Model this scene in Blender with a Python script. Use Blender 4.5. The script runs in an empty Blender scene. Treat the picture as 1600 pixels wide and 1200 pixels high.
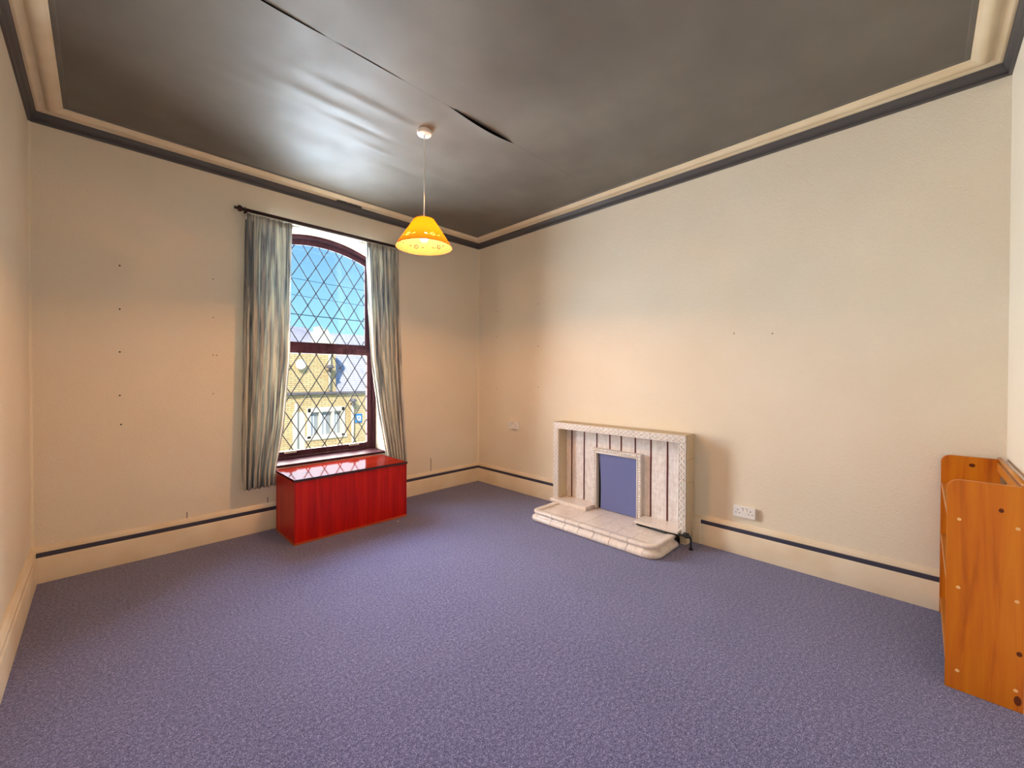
import bpy, bmesh, math, random
from mathutils import Vector, Matrix, noise

random.seed(7)
S = bpy.context.scene
C = S.collection
PI = math.pi

# ---------------------------------------------------------------- measures
XL, XR, YB, YF = -0.321, 3.4225, 4.025, -0.326      # room faces
ZC = 3.035                                           # ceiling
CAMZ = 1.35

# ---------------------------------------------------------------- camera
cam_d = bpy.data.cameras.new('camera')
cam = bpy.data.objects.new('camera', cam_d)
C.objects.link(cam)
S.camera = cam
F_PX = 641.3
cam_d.sensor_fit = 'HORIZONTAL'
cam_d.sensor_width = 36.0
cam_d.lens = 36.0 * F_PX / 1600.0
cam_d.clip_start = 0.02
cam_d.clip_end = 300
cam_d.shift_y = -8.15 / 1600.0
yaw, pitch, roll = PI / 4 - 0.0008, 0.0090, 0.00328
fwd = Vector((math.cos(yaw) * math.cos(pitch), math.sin(yaw) * math.cos(pitch), -math.sin(pitch)))
right = Vector((math.sin(yaw), -math.cos(yaw), 0))
up = right.cross(fwd)
r2 = right * math.cos(roll) + up * math.sin(roll)
u2 = up * math.cos(roll) - right * math.sin(roll)
m = Matrix((r2, u2, -fwd)).transposed().to_4x4()
m.translation = Vector((0, 0, CAMZ))
cam.matrix_world = m

# ---------------------------------------------------------------- world, sun, added window fill lamps, exposure
w = bpy.data.worlds.new('sky')
S.world = w
w.use_nodes = True
nt = w.node_tree
nt.nodes.clear()
wo = nt.nodes.new('ShaderNodeOutputWorld')
bg = nt.nodes.new('ShaderNodeBackground')
tc = nt.nodes.new('ShaderNodeTexCoord')
sx = nt.nodes.new('ShaderNodeSeparateXYZ')
cr = nt.nodes.new('ShaderNodeValToRGB')
nt.links.new(tc.outputs['Generated'], sx.inputs[0])
nt.links.new(sx.outputs['Z'], cr.inputs[0])
e = cr.color_ramp.elements
e[0].position = 0.0
e[0].color = (0.42, 0.88, 0.98, 1)
e[1].position = 1.0
e[1].color = (0.08, 0.22, 0.75, 1)
k = e.new(0.30)
k.color = (0.20, 0.47, 0.96, 1)
nt.links.new(cr.outputs[0], bg.inputs[0])
bg.inputs[1].default_value = 1.25
nt.links.new(bg.outputs[0], wo.inputs[0])

sun_d = bpy.data.lights.new('sun', 'SUN')
sun = bpy.data.objects.new('sun', sun_d)
C.objects.link(sun)
sun_d.energy = 5.8
sun_d.color = (1.0, 0.93, 0.80)
sun_d.angle = math.radians(0.6)
sun.location = (-6, -10, 14)
sun.rotation_euler = Vector((0.52, 0.62, -0.62)).to_track_quat('-Z', 'Y').to_euler()

# added unseen lamps outside the glass boost daylight: cool like sky, warm like houses
for nm, zc, h, power, col in (('added_sky_fill', 2.34, 1.40, 410, (0.62, 0.80, 1.0)),
                              ('added_house_fill', 0.94, 1.40, 315, (1.0, 0.95, 0.87))):
    fill_d = bpy.data.lights.new(nm, 'AREA')
    fill = bpy.data.objects.new(nm, fill_d)
    C.objects.link(fill)
    fill_d.shape = 'RECTANGLE'
    fill_d.size = 2.2
    fill_d.size_y = h
    fill_d.energy = power
    fill_d.color = col
    fill_d.spread = math.radians(155)
    fill.location = (1.555, YB + 0.80, zc)
    fill.rotation_euler = (-PI / 2, 0, 0)

S.view_settings.view_transform = 'Standard'
S.view_settings.look = 'None'
S.view_settings.gamma = 1.0
S.view_settings.exposure = 0.0
S.view_settings.use_curve_mapping = False

LAMP_POWER = 310


# ================================================================ helpers
def lin(r, g, b):
    f = lambda c: (c / 255 / 12.92) if c / 255 <= 0.04045 else ((c / 255 + 0.055) / 1.055) ** 2.4
    return (f(r), f(g), f(b), 1)


def nmat(name, base, rough=0.6, spec=0.5, metal=0.0):
    mt = bpy.data.materials.new(name)
    mt.use_nodes = True
    n = mt.node_tree
    p = n.nodes['Principled BSDF']
    p.inputs['Base Color'].default_value = base
    p.inputs['Roughness'].default_value = rough
    p.inputs['Specular IOR Level'].default_value = spec
    p.inputs['Metallic'].default_value = metal
    return mt, n, p


def coords(n, scale=(1, 1, 1), rot=(0, 0, 0)):
    t = n.nodes.new('ShaderNodeTexCoord')
    mp = n.nodes.new('ShaderNodeMapping')
    mp.inputs['Scale'].default_value = scale
    mp.inputs['Rotation'].default_value = rot
    n.links.new(t.outputs['Object'], mp.inputs[0])
    return mp.outputs[0]


def tnoise(n, vec, scale, detail=3, rough=0.5, dist=0.0):
    t = n.nodes.new('ShaderNodeTexNoise')
    t.inputs['Scale'].default_value = scale
    t.inputs['Detail'].default_value = detail
    t.inputs['Roughness'].default_value = rough
    t.inputs['Distortion'].default_value = dist
    if vec is not None:
        n.links.new(vec, t.inputs['Vector'])
    return t.outputs['Fac']


def ramp(n, fac, stops):
    r = n.nodes.new('ShaderNodeValToRGB')
    el = r.color_ramp.elements
    while len(el) > len(stops):
        el.remove(el[-1])
    while len(el) < len(stops):
        el.new(0.5)
    for i, (p, c) in enumerate(stops):
        el[i].position = p
        el[i].color = c
    n.links.new(fac, r.inputs[0])
    return r.outputs[0]


def mixc(n, fac, a, b, mode='MIX'):
    x = n.nodes.new('ShaderNodeMix')
    x.data_type = 'RGBA'
    x.blend_type = mode
    for sock, v in ((x.inputs['Factor'], fac), (x.inputs['A'], a), (x.inputs['B'], b)):
        if isinstance(v, (int, float)):
            sock.default_value = v
        elif isinstance(v, tuple):
            sock.default_value = v
        else:
            n.links.new(v, sock)
    # colour sockets
    ca = [s for s in x.inputs if s.name == 'A' and s.type == 'RGBA'][0]
    cb = [s for s in x.inputs if s.name == 'B' and s.type == 'RGBA'][0]
    for sock, v in ((ca, a), (cb, b)):
        if isinstance(v, tuple):
            sock.default_value = v
        else:
            n.links.new(v, sock)
    return [s for s in x.outputs if s.type == 'RGBA'][0]


def bump(n, p, height, strength=0.3, dist=0.01):
    b = n.nodes.new('ShaderNodeBump')
    b.inputs['Strength'].default_value = strength
    b.inputs['Distance'].default_value = dist
    n.links.new(height, b.inputs['Height'])
    n.links.new(b.outputs[0], p.inputs['Normal'])
    return b


def math2(n, op, a, b):
    x = n.nodes.new('ShaderNodeMath')
    x.operation = op
    for i, v in enumerate((a, b)):
        if isinstance(v, (int, float)):
            x.inputs[i].default_value = v
        else:
            n.links.new(v, x.inputs[i])
    return x.outputs[0]


M = {}


def build_materials():
    # embossed cream wallpaper
    mt, n, p = nmat('wall_paper', lin(232, 216, 184), 0.62, 0.35)
    v = coords(n)
    patch = tnoise(n, v, 1.3, 4)
    col = ramp(n, patch, [(0.3, lin(235, 222, 199)), (0.7, lin(240, 229, 209))])
    n.links.new(col, p.inputs['Base Color'])
    a = tnoise(n, v, 42, 3, 0.55, 2.2)
    b = tnoise(n, v, 150, 2)
    h = math2(n, 'ADD', a, math2(n, 'MULTIPLY', b, 0.35))
    bump(n, p, h, 0.50, 0.006)
    M['wall'] = mt
    # satin dark ceiling paper
    mt, n, p = nmat('ceiling_paint', lin(88, 86, 78), 0.38, 0.34)
    v = coords(n)
    vs = coords(n, (0.7, 2.6, 1))
    c1 = tnoise(n, v, 2.2, 4)
    n.links.new(ramp(n, c1, [(0.3, lin(108, 103, 95)), (0.7, lin(122, 117, 108))]), p.inputs['Base Color'])
    h = math2(n, 'ADD', tnoise(n, vs, 3.5, 3, 0.5, 0.6), math2(n, 'MULTIPLY', tnoise(n, v, 160, 2), 0.02))
    bump(n, p, h, 0.10, 0.02)
    n.links.new(ramp(n, tnoise(n, v, 5, 4), [(0.3, (0.52,) * 3 + (1,)), (0.75, (0.62,) * 3 + (1,))]), p.inputs['Roughness'])
    M['ceiling'] = mt
    M['void'] = nmat('dark_void', (0.012, 0.011, 0.010, 1), 0.9, 0.1)[0]
    # cornice
    mt, n, p = nmat('cornice_dark', lin(84, 80, 80), 0.45, 0.4)
    M['cornice_dark'] = mt
    mt, n, p = nmat('cornice_cream', lin(226, 205, 165), 0.5, 0.4)
    v = coords(n)
    n.links.new(ramp(n, tnoise(n, v, 6, 4), [(0.3, lin(232, 212, 176)), (0.7, lin(242, 226, 196))]), p.inputs['Base Color'])
    M['cornice_cream'] = mt
    # skirting
    mt, n, p = nmat('skirting_cream', lin(236, 218, 188), 0.38, 0.5)
    v = coords(n)
    n.links.new(ramp(n, tnoise(n, v, 4, 5), [(0.25, lin(226, 205, 172)), (0.6, lin(238, 222, 196))]), p.inputs['Base Color'])
    bump(n, p, tnoise(n, v, 60, 2), 0.08, 0.003)
    M['skirting'] = mt
    M['stripe'] = nmat('skirting_stripe', lin(66, 66, 82), 0.45, 0.4)[0]
    # carpet
    mt, n, p = nmat('carpet', lin(82, 80, 104), 0.95, 0.12)
    v = coords(n)
    f1 = tnoise(n, v, 210, 2, 0.6)
    f2 = tnoise(n, v, 70, 3, 0.6)
    big = tnoise(n, v, 1.7, 3)
    fl = ramp(n, math2(n, 'ADD', math2(n, 'MULTIPLY', f1, 0.65), math2(n, 'MULTIPLY', f2, 0.35)),
              [(0.38, lin(32, 31, 62)), (0.47, lin(84, 82, 128)), (0.54, lin(118, 115, 162)), (0.64, lin(180, 176, 216))])
    n.links.new(mixc(n, 0.22, fl, ramp(n, big, [(0.35, lin(80, 78, 114)), (0.65, lin(108, 105, 142))])), p.inputs['Base Color'])
    bump(n, p, f1, 0.6, 0.01)
    p.inputs['Sheen Weight'].default_value = 0.35
    p.inputs['Sheen Roughness'].default_value = 0.5
    M['carpet'] = mt
    # red mahogany
    def wood(name, dark, mid, light, axis, rough, spec=0.5, coat=0.0, knots=0.0):
        mt, n, p = nmat(name, mid, rough, spec)
        sc = {'x': (1.2, 22, 22), 'y': (22, 1.2, 22), 'z': (22, 22, 1.2)}[axis]
        v = coords(n, sc)
        g1 = tnoise(n, v, 1.0, 5, 0.6, 0.8)
        v2 = coords(n, tuple(x * 0.22 for x in sc))
        g2 = tnoise(n, v2, 1.6, 3, 0.5, 1.4)
        f = math2(n, 'ADD', math2(n, 'MULTIPLY', g1, 0.55), math2(n, 'MULTIPLY', g2, 0.45))
        col = ramp(n, f, [(0.34, dark), (0.5, mid), (0.68, light)])
        if knots > 0:
            vk = coords(n, {'x': (1, 2.4, 2.4), 'y': (2.4, 1, 2.4), 'z': (2.4, 2.4, 1)}[axis])
            vo = n.nodes.new('ShaderNodeTexVoronoi')
            vo.inputs['Scale'].default_value = knots
            n.links.new(vk, vo.inputs['Vector'])
            kf = ramp(n, vo.outputs['Distance'], [(0.05, (1, 1, 1, 1)), (0.11, (0, 0, 0, 1))])
            col = mixc(n, kf, col, lin(92, 36, 8))
        n.links.new(col, p.inputs['Base Color'])
        p.inputs['Coat Weight'].default_value = coat
        p.inputs['Coat Roughness'].default_value = 0.12
        bump(n, p, g1, 0.05, 0.002)
        return mt
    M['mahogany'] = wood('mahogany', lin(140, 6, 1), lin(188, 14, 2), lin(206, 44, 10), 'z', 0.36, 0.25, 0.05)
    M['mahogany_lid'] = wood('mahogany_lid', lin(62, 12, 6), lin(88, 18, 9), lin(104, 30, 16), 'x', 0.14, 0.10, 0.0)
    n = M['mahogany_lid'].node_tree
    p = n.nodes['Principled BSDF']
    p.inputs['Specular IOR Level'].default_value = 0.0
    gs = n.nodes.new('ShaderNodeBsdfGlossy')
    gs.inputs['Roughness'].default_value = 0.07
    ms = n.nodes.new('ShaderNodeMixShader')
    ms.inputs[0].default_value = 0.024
    gs.inputs['Color'].default_value = (0.66, 0.80, 1.0, 1)  # blue of the sky reflection put into the gloss colour
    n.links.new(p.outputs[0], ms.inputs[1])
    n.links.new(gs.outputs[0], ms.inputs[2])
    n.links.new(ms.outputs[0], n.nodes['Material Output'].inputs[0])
    M['mahogany_edge'] = wood('mahogany_edge', lin(150, 50, 12), lin(190, 78, 24), lin(206, 100, 40), 'x', 0.35)
    M['pine'] = wood('pine', lin(150, 66, 2), lin(200, 108, 4), lin(214, 130, 12), 'z', 0.4, 0.4, 0.1)
    M['pine_shelf'] = wood('pine_shelf', lin(160, 90, 24), lin(196, 124, 44), lin(212, 150, 74), 'x', 0.36, 0.5, 0.2)
    M['knot'] = nmat('pine_knot', lin(96, 40, 8), 0.5, 0.3)[0]
    M['dowel'] = nmat('dowel_end', lin(236, 190, 130), 0.6, 0.3)[0]
    M['frame'] = wood('window_wood', lin(46, 22, 28), lin(64, 34, 42), lin(80, 46, 54), 'z', 0.5, 0.08, 0.0)
    M['pole'] = wood('dark_pole', lin(34, 16, 18), lin(50, 24, 26), lin(66, 34, 34), 'x', 0.3, 0.5)
    # glass
    mt = bpy.data.materials.new('window_glass')
    mt.use_nodes = True
    n = mt.node_tree
    n.nodes.clear()
    o = n.nodes.new('ShaderNodeOutputMaterial')
    mx = n.nodes.new('ShaderNodeMixShader')
    tr = n.nodes.new('ShaderNodeBsdfTransparent')
    tr.inputs[0].default_value = (0.97, 0.985, 0.98, 1)
    gl = n.nodes.new('ShaderNodeBsdfGlossy')
    gl.inputs['Roughness'].default_value = 0.02
    mx.inputs[0].default_value = 0.035
    n.links.new(tr.outputs[0], mx.inputs[1])
    n.links.new(gl.outputs[0], mx.inputs[2])
    n.links.new(mx.outputs[0], o.inputs[0])
    M['glass'] = mt
    M['lead'] = nmat('lead', lin(70, 72, 78), 0.8, 0.1)[0]
    M['metal_pale'] = nmat('pale_metal', lin(206, 200, 186), 0.35, 0.5, 0.4)[0]
    # curtain cloth
    mt, n, p = nmat('curtain_cloth', lin(190, 190, 182), 0.85, 0.15)
    t = n.nodes.new('ShaderNodeUVMap')
    mp = n.nodes.new('ShaderNodeMapping')
    mp.inputs['Scale'].default_value = (34, 3.2, 1)
    n.links.new(t.outputs[0], mp.inputs[0])
    s1 = tnoise(n, mp.outputs[0], 1.0, 4, 0.6, 0.9)
    mp2 = n.nodes.new('ShaderNodeMapping')
    mp2.inputs['Scale'].default_value = (13, 2.0, 1)
    mp2.inputs['Location'].default_value = (3.7, 9.1, 0)
    n.links.new(t.outputs[0], mp2.inputs[0])
    s2 = tnoise(n, mp2.outputs[0], 1.0, 3, 0.55, 1.2)
    c1 = ramp(n, s1, [(0.30, lin(84, 100, 118)), (0.42, lin(138, 152, 164)), (0.49, lin(220, 216, 204)), (0.58, lin(240, 234, 218)), (0.66, lin(158, 160, 158)), (0.78, lin(98, 106, 116))])
    c2 = ramp(n, s2, [(0.40, lin(66, 84, 106)), (0.50, lin(206, 206, 198)), (0.66, lin(238, 230, 212))])
    n.links.new(mixc(n, 0.45, c1, c2), p.inputs['Base Color'])
    bump(n, p, tnoise(n, mp.outputs[0], 9, 2), 0.1, 0.002)
    tl = n.nodes.new('ShaderNodeBsdfTranslucent')
    n.links.new(p.inputs['Base Color'].links[0].from_socket, tl.inputs[0])
    ms = n.nodes.new('ShaderNodeMixShader')
    ms.inputs[0].default_value = 0.25
    out = n.nodes['Material Output']
    n.links.new(p.outputs[0], ms.inputs[1])
    n.links.new(tl.outputs[0], ms.inputs[2])
    n.links.new(ms.outputs[0], out.inputs[0])
    M['curtain'] = mt
    M['lining'] = nmat('curtain_lining', lin(226, 222, 214), 0.85, 0.2)[0]
    # tiles
    def tile(name, a, b, rough):
        mt, n, p = nmat(name, a, rough, 0.5)
        v = coords(n)
        vs = coords(n, (60, 60, 9))
        f = math2(n, 'ADD', math2(n, 'MULTIPLY', tnoise(n, v, 26, 4, 0.6), 0.5), math2(n, 'MULTIPLY', tnoise(n, vs, 1, 3), 0.5))
        n.links.new(ramp(n, f, [(0.36, a), (0.62, b)]), p.inputs['Base Color'])
        bump(n, p, f, 0.12, 0.003)
        return mt
    M['tile'] = tile('fire_tile', lin(216, 206, 201), lin(240, 235, 231), 0.34)
    M['tile_hearth'] = tile('hearth_tile', lin(228, 211, 198), lin(240, 228, 217), 0.20)
    M['tile_frame'] = nmat('frame_tile', lin(241, 236, 231), 0.3, 0.5)[0]
    M['tile_border'] = nmat('border_ground_tile', lin(212, 201, 192), 0.35, 0.5)[0]  # ground darker than the relief: shade of the grooves put into colour
    M['grout'] = nmat('grout', lin(196, 180, 160), 0.8, 0.2)[0]
    M['red_strip'] = nmat('dark_red_strip', lin(92, 26, 30), 0.35, 0.5)[0]
    M['concrete'] = nmat('surround_backing', lin(208, 190, 160), 0.75, 0.25)[0]
    M['blue_board'] = nmat('blue_board', lin(108, 116, 166), 0.55, 0.35)[0]
    M['pipe'] = nmat('pipe_black', lin(44, 44, 48), 0.45, 0.5, 0.3)[0]
    M['plastic'] = nmat('white_plastic', lin(240, 236, 230), 0.3, 0.5)[0]
    M['plastic_grey'] = nmat('pin_slot', lin(52, 44, 40), 0.6, 0.3)[0]
    M['rocker_red'] = nmat('rocker_mark', lin(170, 48, 40), 0.5, 0.3)[0]
    M['caulk'] = nmat('caulk_line', lin(240, 228, 200), 0.5, 0.4)[0]
    # lampshade
    mt = bpy.data.materials.new('shade_orange')
    mt.use_nodes = True
    n = mt.node_tree
    n.nodes.clear()
    o = n.nodes.new('ShaderNodeOutputMaterial')
    mx = n.nodes.new('ShaderNodeMixShader')
    df = n.nodes.new('ShaderNodeBsdfDiffuse')
    df.inputs[0].default_value = (0.105, 0.078, 0.045, 1)
    tl = n.nodes.new('ShaderNodeBsdfTranslucent')
    tl.inputs[0].default_value = (0.60, 0.20, 0.002, 1)
    mx.inputs[0].default_value = 0.12
    n.links.new(df.outputs[0], mx.inputs[1])
    n.links.new(tl.outputs[0], mx.inputs[2])
    n.links.new(mx.outputs[0], o.inputs[0])
    M['shade'] = mt
    mt, n, p = nmat('bulb_glow', (1, 0.9, 0.7, 1), 0.4)
    p.inputs['Emission Color'].default_value = (1, 0.86, 0.6, 1)
    p.inputs['Emission Strength'].default_value = 9.0
    M['bulb'] = mt
    # outside
    def stone(name, c1, c2, mor, sx_, sy_):
        mt, n, p = nmat(name, c1, 0.9, 0.1)
        t = n.nodes.new('ShaderNodeTexCoord')
        sp = n.nodes.new('ShaderNodeSeparateXYZ')
        n.links.new(t.outputs['Object'], sp.inputs[0])
        cb = n.nodes.new('ShaderNodeCombineXYZ')
        n.links.new(math2(n, 'ADD', sp.outputs['X'], sp.outputs['Y']), cb.inputs[0])
        n.links.new(sp.outputs['Z'], cb.inputs[1])
        br = n.nodes.new('ShaderNodeTexBrick')
        br.inputs['Color1'].default_value = c1
        br.inputs['Color2'].default_value = c2
        br.inputs['Mortar'].default_value = mor
        br.inputs['Scale'].default_value = 1.0
        br.inputs['Mortar Size'].default_value = 0.008
        br.inputs['Brick Width'].default_value = sx_
        br.inputs['Row Height'].default_value = sy_
        n.links.new(cb.outputs[0], br.inputs['Vector'])
        big = ramp(n, tnoise(n, cb.outputs[0], 1.2, 4), [(0.3, (0.8, 0.78, 0.76, 1)), (0.7, (1, 1, 1, 1))])
        n.links.new(mixc(n, 1.0, br.outputs['Color'], big, 'MULTIPLY'), p.inputs['Base Color'])
        bump(n, p, br.outputs['Fac'], -0.5, 0.02)
        return mt
    M['stone'] = stone('house_stone', lin(238, 212, 162), lin(222, 194, 142), lin(160, 132, 98), 0.26, 0.075)
    M['slate'] = stone('roof_slate', lin(206, 203, 208), lin(190, 188, 198), lin(146, 146, 162), 0.22, 0.085)
    M['ext_trim'] = nmat('house_trim', lin(228, 216, 196), 0.7, 0.3)[0]
    M['ext_glass'] = nmat('house_glass', lin(150, 156, 160), 0.1, 0.6)[0]
    M['ext_dark'] = nmat('house_gutter', lin(110, 104, 108), 0.6, 0.3)[0]
    M['ext_blue'] = nmat('house_sign_blue', lin(40, 130, 206), 0.5, 0.3)[0]
    M['ext_white'] = nmat('house_white', lin(248, 246, 244), 0.5, 0.3)[0]
    M['asphalt'] = nmat('road_asphalt', lin(150, 146, 140), 0.9, 0.1)[0]
    M['cable'] = nmat('cable_dark', lin(40, 70, 84), 0.7, 0.2)[0]


build_materials()


def wloc(p):
    v = Vector((0, 0, 0))
    while p is not None:
        v += p.location
        p = p.parent
    return v


def tag(o, label, cat, group=None, kind=None):
    o['label'] = label
    if cat:
        o['category'] = cat
    if group:
        o['group'] = group
    if kind:
        o['kind'] = kind
    return o


def thing(name, loc, label, cat, group=None, kind=None):
    o = bpy.data.objects.new(name, None)
    C.objects.link(o)
    o.empty_display_size = 0.05
    o.location = loc
    return tag(o, label, cat, group, kind)


def link(name, bm, mat, parent=None, smooth=False, origin=None):
    """bm is in world coordinates; the object gets an origin at its parent (or at `origin`)."""
    bmesh.ops.recalc_face_normals(bm, faces=bm.faces[:])
    org = Vector(origin) if origin is not None else (wloc(parent) if parent else Vector((0, 0, 0)))
    bmesh.ops.translate(bm, verts=bm.verts[:], vec=-org)
    me = bpy.data.meshes.new(name)
    bm.to_mesh(me)
    bm.free()
    if isinstance(mat, (list, tuple)):
        for q in mat:
            me.materials.append(M[q])
    else:
        me.materials.append(M[mat])
    if smooth:
        for f in me.polygons:
            f.use_smooth = True
    o = bpy.data.objects.new(name, me)
    C.objects.link(o)
    if parent:
        o.parent = parent
        o.location = org - wloc(parent)
    else:
        o.location = org
    return o


def smooth_angle(o, deg=35):
    me = o.data
    for f in me.polygons:
        f.use_smooth = True
    bm = bmesh.new()
    bm.from_mesh(me)
    for ed in bm.edges:
        if len(ed.link_faces) == 2 and ed.calc_face_angle(0) > math.radians(deg):
            ed.smooth = False
    bm.to_mesh(me)
    bm.free()


def add_box(bm, x0, x1, y0, y1, z0, z1, bev=0.0, seg=2):
    x0, x1 = min(x0, x1), max(x0, x1)
    y0, y1 = min(y0, y1), max(y0, y1)
    z0, z1 = min(z0, z1), max(z0, z1)
    r = bmesh.ops.create_cube(bm, size=1.0)
    vs = r['verts']
    for v in vs:
        v.co = Vector((x0 + (v.co.x + .5) * (x1 - x0), y0 + (v.co.y + .5) * (y1 - y0), z0 + (v.co.z + .5) * (z1 - z0)))
    if bev > 0:
        es = list({ed for v in vs for ed in v.link_edges})
        bmesh.ops.bevel(bm, geom=es, offset=bev, segments=seg, affect='EDGES', profile=0.5)


def box(name, x0, x1, y0, y1, z0, z1, mat, parent=None, bev=0.0, seg=2, origin=None):
    bm = bmesh.new()
    add_box(bm, x0, x1, y0, y1, z0, z1, bev, seg)
    return link(name, bm, mat, parent, origin=origin)


def add_tube(bm, pts, r, n=10, caps=True):
    pts = [Vector(p) for p in pts]
    rad = r if isinstance(r, (list, tuple)) else [r] * len(pts)
    rings = []
    prev = None
    for i, p in enumerate(pts):
        d = (pts[min(i + 1, len(pts) - 1)] - pts[max(i - 1, 0)]).normalized()
        if prev is None:
            a = Vector((0, 0, 1)) if abs(d.z) < 0.9 else Vector((1, 0, 0))
            u = d.cross(a).normalized()
        else:
            u = (prev - d * prev.dot(d)).normalized()
        prev = u
        v = d.cross(u)
        rings.append([bm.verts.new(p + (u * math.cos(2 * PI * k / n) + v * math.sin(2 * PI * k / n)) * rad[i]) for k in range(n)])
    for a, b in zip(rings, rings[1:]):
        for k in range(n):
            bm.faces.new((a[k], a[(k + 1) % n], b[(k + 1) % n], b[k]))
    if caps:
        bm.faces.new(rings[0])
        bm.faces.new(rings[-1])


def tube(name, pts, r, mat, parent=None, n=10):
    bm = bmesh.new()
    add_tube(bm, pts, r, n)
    return link(name, bm, mat, parent, smooth=True)


def add_lathe(bm, prof, centre, axis='z', n=24):
    """prof: list of (radius, along); r==0 ends are closed."""
    c = Vector(centre)
    rings = []
    for r, h in prof:
        ring = []
        for k in range(n):
            a = 2 * PI * k / n
            if axis == 'z':
                q = Vector((r * math.cos(a), r * math.sin(a), h))
            elif axis == 'x':
                q = Vector((h, r * math.cos(a), r * math.sin(a)))
            else:
                q = Vector((r * math.cos(a), h, r * math.sin(a)))
            ring.append(bm.verts.new(c + q))
        rings.append(ring)
    for a, b in zip(rings, rings[1:]):
        for k in range(n):
            bm.faces.new((a[k], a[(k + 1) % n], b[(k + 1) % n], b[k]))
    if prof[0][0] > 0:
        bm.faces.new(rings[0])
    if prof[-1][0] > 0:
        bm.faces.new(rings[-1])
    bmesh.ops.remove_doubles(bm, verts=bm.verts[:], dist=1e-6)


def lathe(name, prof, centre, mat, parent=None, axis='z', n=24):
    bm = bmesh.new()
    add_lathe(bm, prof, centre, axis, n)
    o = link(name, bm, mat, parent)
    smooth_angle(o, 40)
    return o


def add_prism(bm, poly, a, b, plane):
    """poly in 2-D; plane 'xz' extruded along y from a to b, 'yz' along x, 'xy' along z."""
    f = {'xz': lambda p, t: (p[0], t, p[1]), 'yz': lambda p, t: (t, p[0], p[1]), 'xy': lambda p, t: (p[0], p[1], t)}[plane]
    A = [bm.verts.new(f(p, a)) for p in poly]
    B = [bm.verts.new(f(p, b)) for p in poly]
    n = len(poly)
    bm.faces.new(A)
    bm.faces.new(B[::-1])
    for i in range(n):
        bm.faces.new((A[i], A[(i + 1) % n], B[(i + 1) % n], B[i]))


def prism(name, poly, a, b, plane, mat, parent=None, bev=0.0):
    bm = bmesh.new()
    add_prism(bm, poly, a, b, plane)
    if bev:
        bmesh.ops.bevel(bm, geom=bm.edges[:], offset=bev, segments=2, affect='EDGES')
    return link(name, bm, mat, parent)


def ring_prism(name, outer, inner, a, b, mat, parent):
    """frame in the xz plane between two outlines with equal point counts, from y=a to y=b"""
    bm = bmesh.new()
    V = [[bm.verts.new((p[0], y, p[1])) for p in L] for L in (outer, inner) for y in (a, b)]
    oa, ob, ia, ib = V
    n = len(outer)
    for i in range(n):
        j = (i + 1) % n
        bm.faces.new((oa[i], oa[j], ia[j], ia[i]))
        bm.faces.new((ob[i], ob[j], ib[j], ib[i]))
        bm.faces.new((oa[i], oa[j], ob[j], ob[i]))
        bm.faces.new((ia[i], ia[j], ib[j], ib[i]))
    return link(name, bm, mat, parent)


# ================================================================ the room shell
WC, WHALF, WAPEX, WSILL, ACURV = 1.555, 0.580, 2.720, 0.530, 0.426


def arch(half, apex, n=24, curv=ACURV):
    return [(WC - half + 2 * half * i / n, apex - curv * (-half + 2 * half * i / n) ** 2) for i in range(n + 1)]


def outline(half, apex, bottom, n=24):
    """closed outline: bottom left, then the arch from left to right, then bottom right"""
    return [(WC - half, bottom)] + arch(half, apex, n) + [(WC + half, bottom)]


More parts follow.
